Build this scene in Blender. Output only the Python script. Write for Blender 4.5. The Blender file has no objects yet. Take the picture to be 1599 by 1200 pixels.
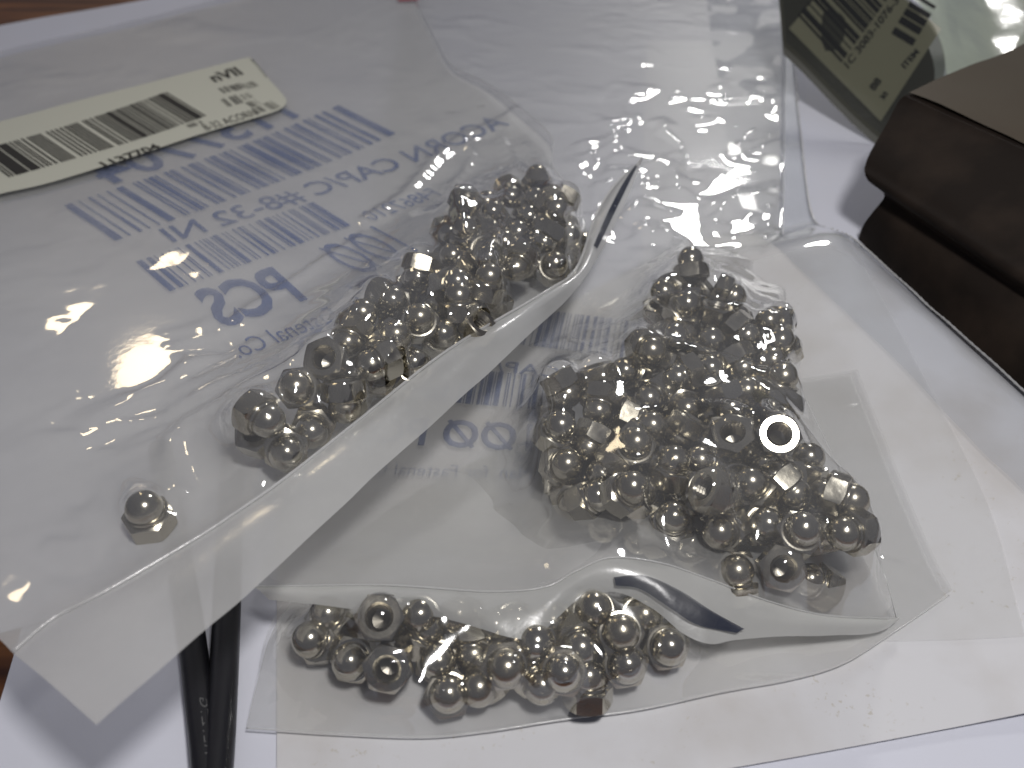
import bpy, bmesh, math, random
import numpy as np
from mathutils import Vector, Matrix, Quaternion

# ------------------------------------------------------------------ camera, world, light
MM = 0.001                       # everything below is measured in millimetres
F_PX, TILT, CAM_H = 1385.0, math.radians(44), 155.0
scene = bpy.context.scene
COL = scene.collection
cam_data = bpy.data.cameras.new('camera'); cam = bpy.data.objects.new('camera', cam_data); COL.objects.link(cam)
cam.location = (0, 0, CAM_H * MM); cam.rotation_euler = (math.pi / 2 - TILT, 0, 0)
cam_data.sensor_width = 36; cam_data.lens = F_PX / 1599 * 36
cam_data.clip_start = 0.005; cam_data.clip_end = 20
cam_data.dof.use_dof = True; cam_data.dof.focus_distance = 0.185; cam_data.dof.aperture_fstop = 17
scene.camera = cam

world = bpy.data.worlds.new('World'); scene.world = world; world.use_nodes = True
bg = world.node_tree.nodes['Background']
bg.inputs[0].default_value = (0.76, 0.79, 1.0, 1); bg.inputs[1].default_value = 0.11

def lamp(name, loc, target, size, power, colour):
    d = bpy.data.lights.new(name, 'AREA'); d.shape = 'DISK'; d.size = size * MM; d.energy = power; d.color = colour
    o = bpy.data.objects.new(name, d); COL.objects.link(o)
    o.location = Vector(loc) * MM
    o.rotation_euler = (Vector(target) - Vector(loc)).to_track_quat('-Z', 'Y').to_euler()
    return o
lamp('desk_lamp', (65, 20, 340), (10, 170, 0), 52, 0.80, (1.0, 0.98, 0.965))
lamp('back_lamp', (225, 870, 430), (30, 230, 0), 110, 1.15, (1.0, 0.985, 0.96))
lamp('warm_lamp', (-365, 819, 420), (-60, 160, 0), 90, 0.20, (1.0, 0.82, 0.55))

vs = scene.view_settings
vs.view_transform = 'Standard'; vs.look = 'None'; vs.gamma = 1; vs.use_curve_mapping = False; vs.exposure = 0.0
cy = scene.cycles
cy.use_denoising = True; cy.adaptive_threshold = 0.025; cy.transparent_max_bounces = 40; cy.max_bounces = 14; cy.diffuse_bounces = 4
cy.glossy_bounces = 5; cy.transmission_bounces = 4; cy.caustics_reflective = False; cy.caustics_refractive = False
cy.sample_clamp_indirect = 4.0
rng = np.random.default_rng(7); random.seed(7)

# ------------------------------------------------------------------ geometry helpers
def P(u, v, z=0.0):
    """point of the photograph (1599 x 1200) at height z above the table, in mm"""
    x = (u - 799.5) / F_PX; y = (v - 600) / F_PX
    dy = math.cos(TILT) - y * math.sin(TILT); dz = -math.sin(TILT) - y * math.cos(TILT)
    t = (z - CAM_H) / dz
    return np.array([x * t, dy * t, z])
def Pf(u, v, dz, floor):
    z0, z1 = 0.0, 10.0
    gap = lambda z: float(floor(*P(u, v, z)[:2])) + dz - z
    h0 = gap(z0)
    for _ in range(8):
        h1 = gap(z1)
        if abs(h1) < 1e-4 or abs(h1 - h0) < 1e-9: break
        z0, z1, h0 = z1, z1 - h1 * (z1 - z0) / (h1 - h0), h1
    return P(u, v, z1)
def plane(a, b, c):
    a, b, c = [P(*q) for q in (a, b, c)]
    n = np.cross(b - a, c - a)
    return lambda x, y: a[2] - (n[0] * (x - a[0]) + n[1] * (y - a[1])) / n[2]
_slope = plane((20, 1010, 27), (900, 400, 9), (0, 300, 9))
def floor_upper(x, y):                              # the upper bag: high at its left corner, down on the paper behind
    p = _slope(x, y); return .5 * (p + 3.2 + np.sqrt((p - 3.2)**2 + 6))
floor_zero = lambda x, y: 0.0

def mesh_obj(name, verts, faces, mat, parent=None, smooth=True, sharp=None):
    me = bpy.data.meshes.new(name)
    me.from_pydata([tuple(c * MM for c in v) for v in verts], [], [tuple(int(i) for i in f) for f in faces])
    me.update()
    if smooth: me.polygons.foreach_set('use_smooth', [True] * len(me.polygons))
    if sharp: me.set_sharp_from_angle(angle=math.radians(sharp))
    if mat: me.materials.append(mat)
    o = bpy.data.objects.new(name, me); COL.objects.link(o)
    if parent: o.parent = parent
    return o
def grid_faces(n, m):
    i = np.arange(n - 1)[:, None] * m + np.arange(m - 1)[None, :]
    i = i.ravel()
    return np.stack([i, i + m, i + m + 1, i + 1], 1)
def thing(name, label, cat, group=None):
    o = bpy.data.objects.new(name, None); COL.objects.link(o); o.empty_display_size = 0.005
    return tag(o, label, cat, group)
def tag(o, label, cat, group=None):
    o['label'] = label; o['category'] = cat
    if group: o['group'] = group
    return o
def structure(o):
    o['kind'] = 'structure'; return o
def resample(pts, n, smooth=True):
    p = np.array(pts, float)
    if smooth and len(p) > 2:                       # Catmull-Rom through the traced points
        q = np.vstack([2 * p[0] - p[1], p, 2 * p[-1] - p[-2]]); out = []
        for k in range(1, len(q) - 2):
            t = np.linspace(0, 1, 12, endpoint=False)[:, None]
            a, b, c, d = q[k - 1], q[k], q[k + 1], q[k + 2]
            out.append(.5 * (2 * b + (c - a) * t + (2 * a - 5 * b + 4 * c - d) * t**2 + (3 * b - a - 3 * c + d) * t**3))
        p = np.vstack(out + [p[-1:]])
    s = np.r_[0, np.cumsum(np.linalg.norm(np.diff(p, axis=0), axis=1))]
    t = np.linspace(0, s[-1], n)
    return np.stack([np.interp(t, s, p[:, k]) for k in range(3)], 1)
def side(pts, floor=floor_zero):
    return [Pf(u, v, dz, floor) for u, v, dz in pts]
def coons(bottom, top, left, right, ns, nt):
    """bottom/top run left to right, left/right run bottom to top"""
    b, t, l, r = resample(bottom, ns), resample(top, ns), resample(left, nt), resample(right, nt)
    s = np.linspace(0, 1, ns)[:, None, None]; q = np.linspace(0, 1, nt)[None, :, None]
    g = (1 - q) * b[:, None] + q * t[:, None] + (1 - s) * l[None] + s * r[None]
    g -= (1 - s) * (1 - q) * b[0] + s * (1 - q) * b[-1] + (1 - s) * q * t[0] + s * q * t[-1]
    return g                                         # ns x nt x 3
def hash2(i, j, k):
    h = np.sin(i * 127.1 + j * 311.7 + k * 74.7) * 43758.5453
    return h - np.floor(h)
def vnoise(x, y, k=0):
    x, y = x * .85 - y * .53 + 7.3, x * .53 + y * .85 + 3.1
    i, j = np.floor(x), np.floor(y); a, b = x - i, y - j
    a = a * a * (3 - 2 * a); b = b * b * (3 - 2 * b)
    return ((hash2(i, j, k) * (1 - a) + hash2(i + 1, j, k) * a) * (1 - b) + (hash2(i, j + 1, k) * (1 - a) + hash2(i + 1, j + 1, k) * a) * b) * 2 - 1
def facets(x, y, k):
    i, j = np.floor(x), np.floor(y); a, b = x - i, y - j
    q00, q10, q01, q11 = hash2(i, j, k), hash2(i + 1, j, k), hash2(i, j + 1, k), hash2(i + 1, j + 1, k)
    return np.where(a > b, q00 + (q10 - q00) * a + (q11 - q10) * b, q00 + (q11 - q01) * a + (q01 - q00) * b)
def crumple(x, y, k=0):
    """creased film: flat facets meeting in sharp folds, at two sizes"""
    wx = .45 * vnoise(x * .8, y * .8, k + 5); wy = .45 * vnoise(x * .8, y * .8, k + 9)
    c, s = math.cos(.6 + k), math.sin(.6 + k)
    u, v = (x + wx) * c - (y + wy) * s, (x + wx) * s + (y + wy) * c
    return .62 * facets(u, v, k) + .38 * facets(u * 1.5 - v * 1.4 + 3.3, u * 1.4 + v * 1.5 + 1.7, k + 2)
def line_dist(X, Y, line):
    d = np.full(X.shape, 1e9)
    for a, b in zip(line[:-1], line[1:]):
        ab = b[:2] - a[:2]; L = max(ab @ ab, 1e-9)
        t = np.clip(((X - a[0]) * ab[0] + (Y - a[1]) * ab[1]) / L, 0, 1)
        d = np.minimum(d, np.hypot(X - a[0] - t * ab[0], Y - a[1] - t * ab[1]))
    return d
def blob(X, Y, c, r):
    return np.exp(-(((X - c[0])**2 + (Y - c[1])**2) / r**2))
def obstacle(X, Y, nuts, base, pad=.35):
    h = np.full(X.shape, 0.0) + base
    for n in nuts:
        c = np.array(n[:3]); ax = np.array(Quaternion(n[3:]) @ Vector((0, 0, 1)))
        for off, r in ((1.07, 3.37), (-2.35, 4.54)):
            q = c + ax * off; d2 = (X - q[0])**2 + (Y - q[1])**2; m = d2 < r * r
            h[m] = np.maximum(h[m], q[2] + np.sqrt(r * r - d2[m]) + pad)
    return h
def membrane(z, obs, iters, sag=0.0):
    edge = np.ones(z.shape, bool); edge[1:-1, 1:-1] = False
    z0 = z; z = np.where(edge, z0, obs)              # starts clinging to what lies below and is pulled taut
    for _ in range(iters):
        n = z.copy()
        n[1:-1, 1:-1] = .25 * (z[2:, 1:-1] + z[:-2, 1:-1] + z[1:-1, 2:] + z[1:-1, :-2]) - sag
        n = np.maximum(n, obs); n[edge] = z0[edge]; z = n
    return z
def blur(z, k):
    for _ in range(k):
        z[1:-1, 1:-1] = .5 * z[1:-1, 1:-1] + .125 * (z[2:, 1:-1] + z[:-2, 1:-1] + z[1:-1, 2:] + z[1:-1, :-2])
    return z
def ruled(name, a, b, n, m, mat, parent, wave=0.0, lift=0.0, bow=0.0, seed=0):
    """strip of film between two edges"""
    a, b = resample(a, n), resample(b, n)
    t = np.linspace(0, 1, m)[None, :, None]
    g = a[:, None] * (1 - t) + b[:, None] * t
    s = np.linspace(0, 1, n)[:, None] * 18
    tt = t[0, :, 0][None]
    g[:, :, 2] += wave * vnoise(s + 0 * tt, tt * 1.5 + seed, seed) * (.4 + tt) + bow * np.sin(math.pi * tt) + lift
    return mesh_obj(name, g.reshape(-1, 3), grid_faces(n, m), mat, parent), g
class Sampler:
    """height of a built film at x, y (smooth average of the vertices round it)"""
    def __init__(self, g): self.p = g.reshape(-1, 3)
    def __call__(self, x, y, r=2.5):
        d = (self.p[:, 0] - x)**2 + (self.p[:, 1] - y)**2
        w = np.exp(-d / (r * r)) + 1e-12 * np.exp(-d / 400)
        return float((w * self.p[:, 2]).sum() / w.sum())

# ------------------------------------------------------------------ materials
def material(name):
    m = bpy.data.materials.new(name); m.use_nodes = True
    nt = m.node_tree; nt.nodes.clear()
    out = nt.nodes.new('ShaderNodeOutputMaterial')
    return m, nt, out
def N(nt, kind, **kw):
    n = nt.nodes.new('ShaderNode' + kind)
    for k, v in kw.items():
        if k.startswith('i_'):
            key = k[2:]; key = int(key) if key.isdigit() else key.replace('_', ' ')
            n.inputs[key].default_value = v
        else: setattr(n, k, v)
    return n
def noise_bump(nt, scale, strength, dist, detail=4, stretch=None):
    tc = N(nt, 'TexCoord'); src = tc.outputs['Object']
    if stretch:
        mp = N(nt, 'Mapping'); mp.inputs['Scale'].default_value = stretch; nt.links.new(src, mp.inputs[0]); src = mp.outputs[0]
    tx = N(nt, 'TexNoise'); tx.inputs['Scale'].default_value = scale; tx.inputs['Detail'].default_value = detail
    nt.links.new(src, tx.inputs['Vector'])
    b = N(nt, 'Bump'); b.inputs['Strength'].default_value = strength; b.inputs['Distance'].default_value = dist
    nt.links.new(tx.outputs['Fac'], b.inputs['Height'])
    return b, tx
def plain(name, colour, rough=.5, metallic=0.0, bump=None, mottle=None, coat=0.0):
    m, nt, out = material(name)
    b = N(nt, 'BsdfPrincipled'); b.inputs['Base Color'].default_value = (*colour, 1); b.inputs['Roughness'].default_value = rough
    b.inputs['Metallic'].default_value = metallic; b.inputs['Coat Weight'].default_value = coat
    nt.links.new(b.outputs[0], out.inputs[0])
    if bump:
        bn, _ = noise_bump(nt, *bump); nt.links.new(bn.outputs[0], b.inputs['Normal'])
    if mottle:
        scale, amount, other = mottle
        tc = N(nt, 'TexCoord'); tx = N(nt, 'TexNoise'); tx.inputs['Scale'].default_value = scale; tx.inputs['Detail'].default_value = 6
        nt.links.new(tc.outputs['Object'], tx.inputs['Vector'])
        r = N(nt, 'ValToRGB'); r.color_ramp.elements[0].position = .45; r.color_ramp.elements[1].position = .8
        r.color_ramp.elements[0].color = (*colour, 1)
        mixc = tuple(c * (1 - amount) + o * amount for c, o in zip(colour, other)); r.color_ramp.elements[1].color = (*mixc, 1)
        nt.links.new(tx.outputs['Fac'], r.inputs[0]); nt.links.new(r.outputs[0], b.inputs['Base Color'])
    return m
def film(name, tint=(.985, .985, .98), haze=.12, haze_col=(.93, .93, .92), rough=.10, bump=.07, ior=1.5, scale=260):
    """thin polythene: see-through, a little milky, with the gloss of its two faces"""
    m, nt, out = material(name)
    bn, _ = noise_bump(nt, scale, bump, .0004, 3)
    tr = N(nt, 'BsdfTransparent'); tr.inputs[0].default_value = (*tint, 1)
    df = N(nt, 'BsdfDiffuse'); df.inputs[0].default_value = (*haze_col, 1)
    tl = N(nt, 'BsdfTranslucent'); tl.inputs[0].default_value = (*haze_col, 1)
    gl = N(nt, 'BsdfGlossy'); gl.inputs['Roughness'].default_value = rough; gl.inputs[0].default_value = (1, 1, 1, 1)
    h = N(nt, 'MixShader'); h.inputs[0].default_value = .45
    nt.links.new(df.outputs[0], h.inputs[1]); nt.links.new(tl.outputs[0], h.inputs[2])
    # milky haze is stronger where the film is seen at a slant and varies over the sheet
    lw = N(nt, 'LayerWeight'); lw.inputs[0].default_value = .35
    tc = N(nt, 'TexCoord'); tx = N(nt, 'TexNoise'); tx.inputs['Scale'].default_value = 22; tx.inputs['Detail'].default_value = 5
    nt.links.new(tc.outputs['Object'], tx.inputs['Vector'])
    m1 = N(nt, 'Math', operation='MULTIPLY_ADD'); m1.inputs[1].default_value = .35; m1.inputs[2].default_value = haze
    nt.links.new(lw.outputs['Facing'], m1.inputs[0])
    m1.inputs[1].default_value = haze * 1.2
    m2 = N(nt, 'MapRange'); m2.inputs[1].default_value = .3; m2.inputs[2].default_value = .75; m2.inputs[3].default_value = .8; m2.inputs[4].default_value = 1.25
    nt.links.new(tx.outputs['Fac'], m2.inputs[0])
    m3 = N(nt, 'Math', operation='MULTIPLY', use_clamp=True); nt.links.new(m1.outputs[0], m3.inputs[0]); nt.links.new(m2.outputs[0], m3.inputs[1])
    a = N(nt, 'MixShader'); nt.links.new(m3.outputs[0], a.inputs[0]); nt.links.new(tr.outputs[0], a.inputs[1]); nt.links.new(h.outputs[0], a.inputs[2])
    fr = N(nt, 'Fresnel'); gm = N(nt, 'NewGeometry'); io = N(nt, 'MapRange'); io.inputs[3].default_value = ior; io.inputs[4].default_value = 1 / ior
    nt.links.new(gm.outputs['Backfacing'], io.inputs[0]); nt.links.new(io.outputs[0], fr.inputs[0])   # the same gloss on both faces
    for k in (df, tl, gl, fr): nt.links.new(bn.outputs[0], k.inputs['Normal'])
    f2 = N(nt, 'Math', operation='MULTIPLY', use_clamp=True); f2.inputs[1].default_value = 1.7; nt.links.new(fr.outputs[0], f2.inputs[0])
    b = N(nt, 'MixShader'); nt.links.new(f2.outputs[0], b.inputs[0]); nt.links.new(a.outputs[0], b.inputs[1]); nt.links.new(gl.outputs[0], b.inputs[2])
    nt.links.new(b.outputs[0], out.inputs[0])
    return m
def ink(name, colour, alpha):
    m, nt, out = material(name)
    tr = N(nt, 'BsdfTransparent'); df = N(nt, 'BsdfDiffuse'); df.inputs[0].default_value = (*colour, 1)
    tc = N(nt, 'TexCoord'); tx = N(nt, 'TexNoise'); tx.inputs['Scale'].default_value = 60; tx.inputs['Detail'].default_value = 4
    nt.links.new(tc.outputs['Object'], tx.inputs['Vector'])
    mr = N(nt, 'MapRange'); mr.inputs[1].default_value = .3; mr.inputs[2].default_value = .7; mr.inputs[3].default_value = alpha * .6; mr.inputs[4].default_value = min(1, alpha * 1.2)
    nt.links.new(tx.outputs['Fac'], mr.inputs[0])
    x = N(nt, 'MixShader'); nt.links.new(mr.outputs[0], x.inputs[0]); nt.links.new(tr.outputs[0], x.inputs[1]); nt.links.new(df.outputs[0], x.inputs[2])
    nt.links.new(x.outputs[0], out.inputs[0])
    return m
def nickel(name, colour, rough):
    m, nt, out = material(name)
    b = N(nt, 'BsdfPrincipled'); b.inputs['Metallic'].default_value = 1
    oi = N(nt, 'ObjectInfo')
    r = N(nt, 'ValToRGB'); r.color_ramp.elements[0].color = (*colour, 1)
    r.color_ramp.elements[1].color = (colour[0] * .96, colour[1] * .93, colour[2] * .87, 1)
    nt.links.new(oi.outputs['Random'], r.inputs[0]); nt.links.new(r.outputs[0], b.inputs['Base Color'])
    bn, tx = noise_bump(nt, 900, .10, .0002, 5); nt.links.new(bn.outputs[0], b.inputs['Normal'])
    mr = N(nt, 'MapRange'); mr.inputs[1].default_value = .3; mr.inputs[2].default_value = .75; mr.inputs[3].default_value = rough; mr.inputs[4].default_value = rough + .12
    tc = N(nt, 'TexCoord'); t2 = N(nt, 'TexNoise'); t2.inputs['Scale'].default_value = 300; t2.inputs['Detail'].default_value = 6
    nt.links.new(tc.outputs['Object'], t2.inputs['Vector']); nt.links.new(t2.outputs['Fac'], mr.inputs[0])
    pw = N(nt, 'Math', operation='POWER'); pw.inputs[1].default_value = 2.2; nt.links.new(oi.outputs['Random'], pw.inputs[0])      # some nuts are duller than others
    ad = N(nt, 'Math', operation='MULTIPLY_ADD'); ad.inputs[1].default_value = .09; nt.links.new(pw.outputs[0], ad.inputs[0]); nt.links.new(mr.outputs[0], ad.inputs[2])
    nt.links.new(ad.outputs[0], b.inputs['Roughness'])
    nt.links.new(b.outputs[0], out.inputs[0])
    return m

M_paper = plain('white_paper', (.70, .71, .79), .75, bump=(45, .35, .0012, 9), mottle=(30, .25, (.66, .65, .66)))
M_paper2 = plain('grubby_paper', (.69, .685, .70), .8, bump=(40, .4, .0012, 9), mottle=(32, .75, (.46, .42, .37)))
M_film = film('polythene_film', haze=.10, rough=.06, bump=.06, haze_col=(.93, .925, .91))
M_film_back = film('polythene_back_film', haze=.22, bump=.1, rough=.5)
M_film_low = film('clear_film', haze=.07, rough=.08)
M_milky = film('milky_back_film', haze=.55, bump=.1, rough=.5)
M_seal = film('welded_film', haze=.62, bump=.25, rough=.2, haze_col=(.82, .82, .80))
M_sleeve = film('sleeve_film', haze=.06, rough=.05, bump=.1, tint=(.97, .975, .98), haze_col=(.72, .82, 1))
M_shade_film = film('shade_tinted_film', tint=(.52, .52, .46), haze=.03, rough=.15, bump=.2, haze_col=(.35, .38, .38))  # clear film darkened, the shade over the bag is put into its tint
M_nickel = nickel('nickel_plate', (.50, .475, .41), .13)
M_bore = plain('bore_metal', (.30, .28, .24), .35, 1.0)
M_ink = ink('blue_ink', (.11, .17, .38), .66)
M_ink_faint = ink('faint_blue_ink', (.10, .15, .32), .55)
M_stripe = ink('dark_ink', (.035, .04, .06), .93)
M_label = plain('cream_label_paper', (.66, .66, .555), .55, bump=(500, .1, .0002, 3))
M_black = plain('black_print', (.02, .02, .02), .6)
M_grey_print = plain('grey_print', (.16, .16, .14), .6)
M_cable = plain('black_rubber', (.012, .012, .015), .32, bump=(800, .2, .0002, 3))
M_cable_print = plain('cable_print', (.10, .10, .10), .6)

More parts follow.
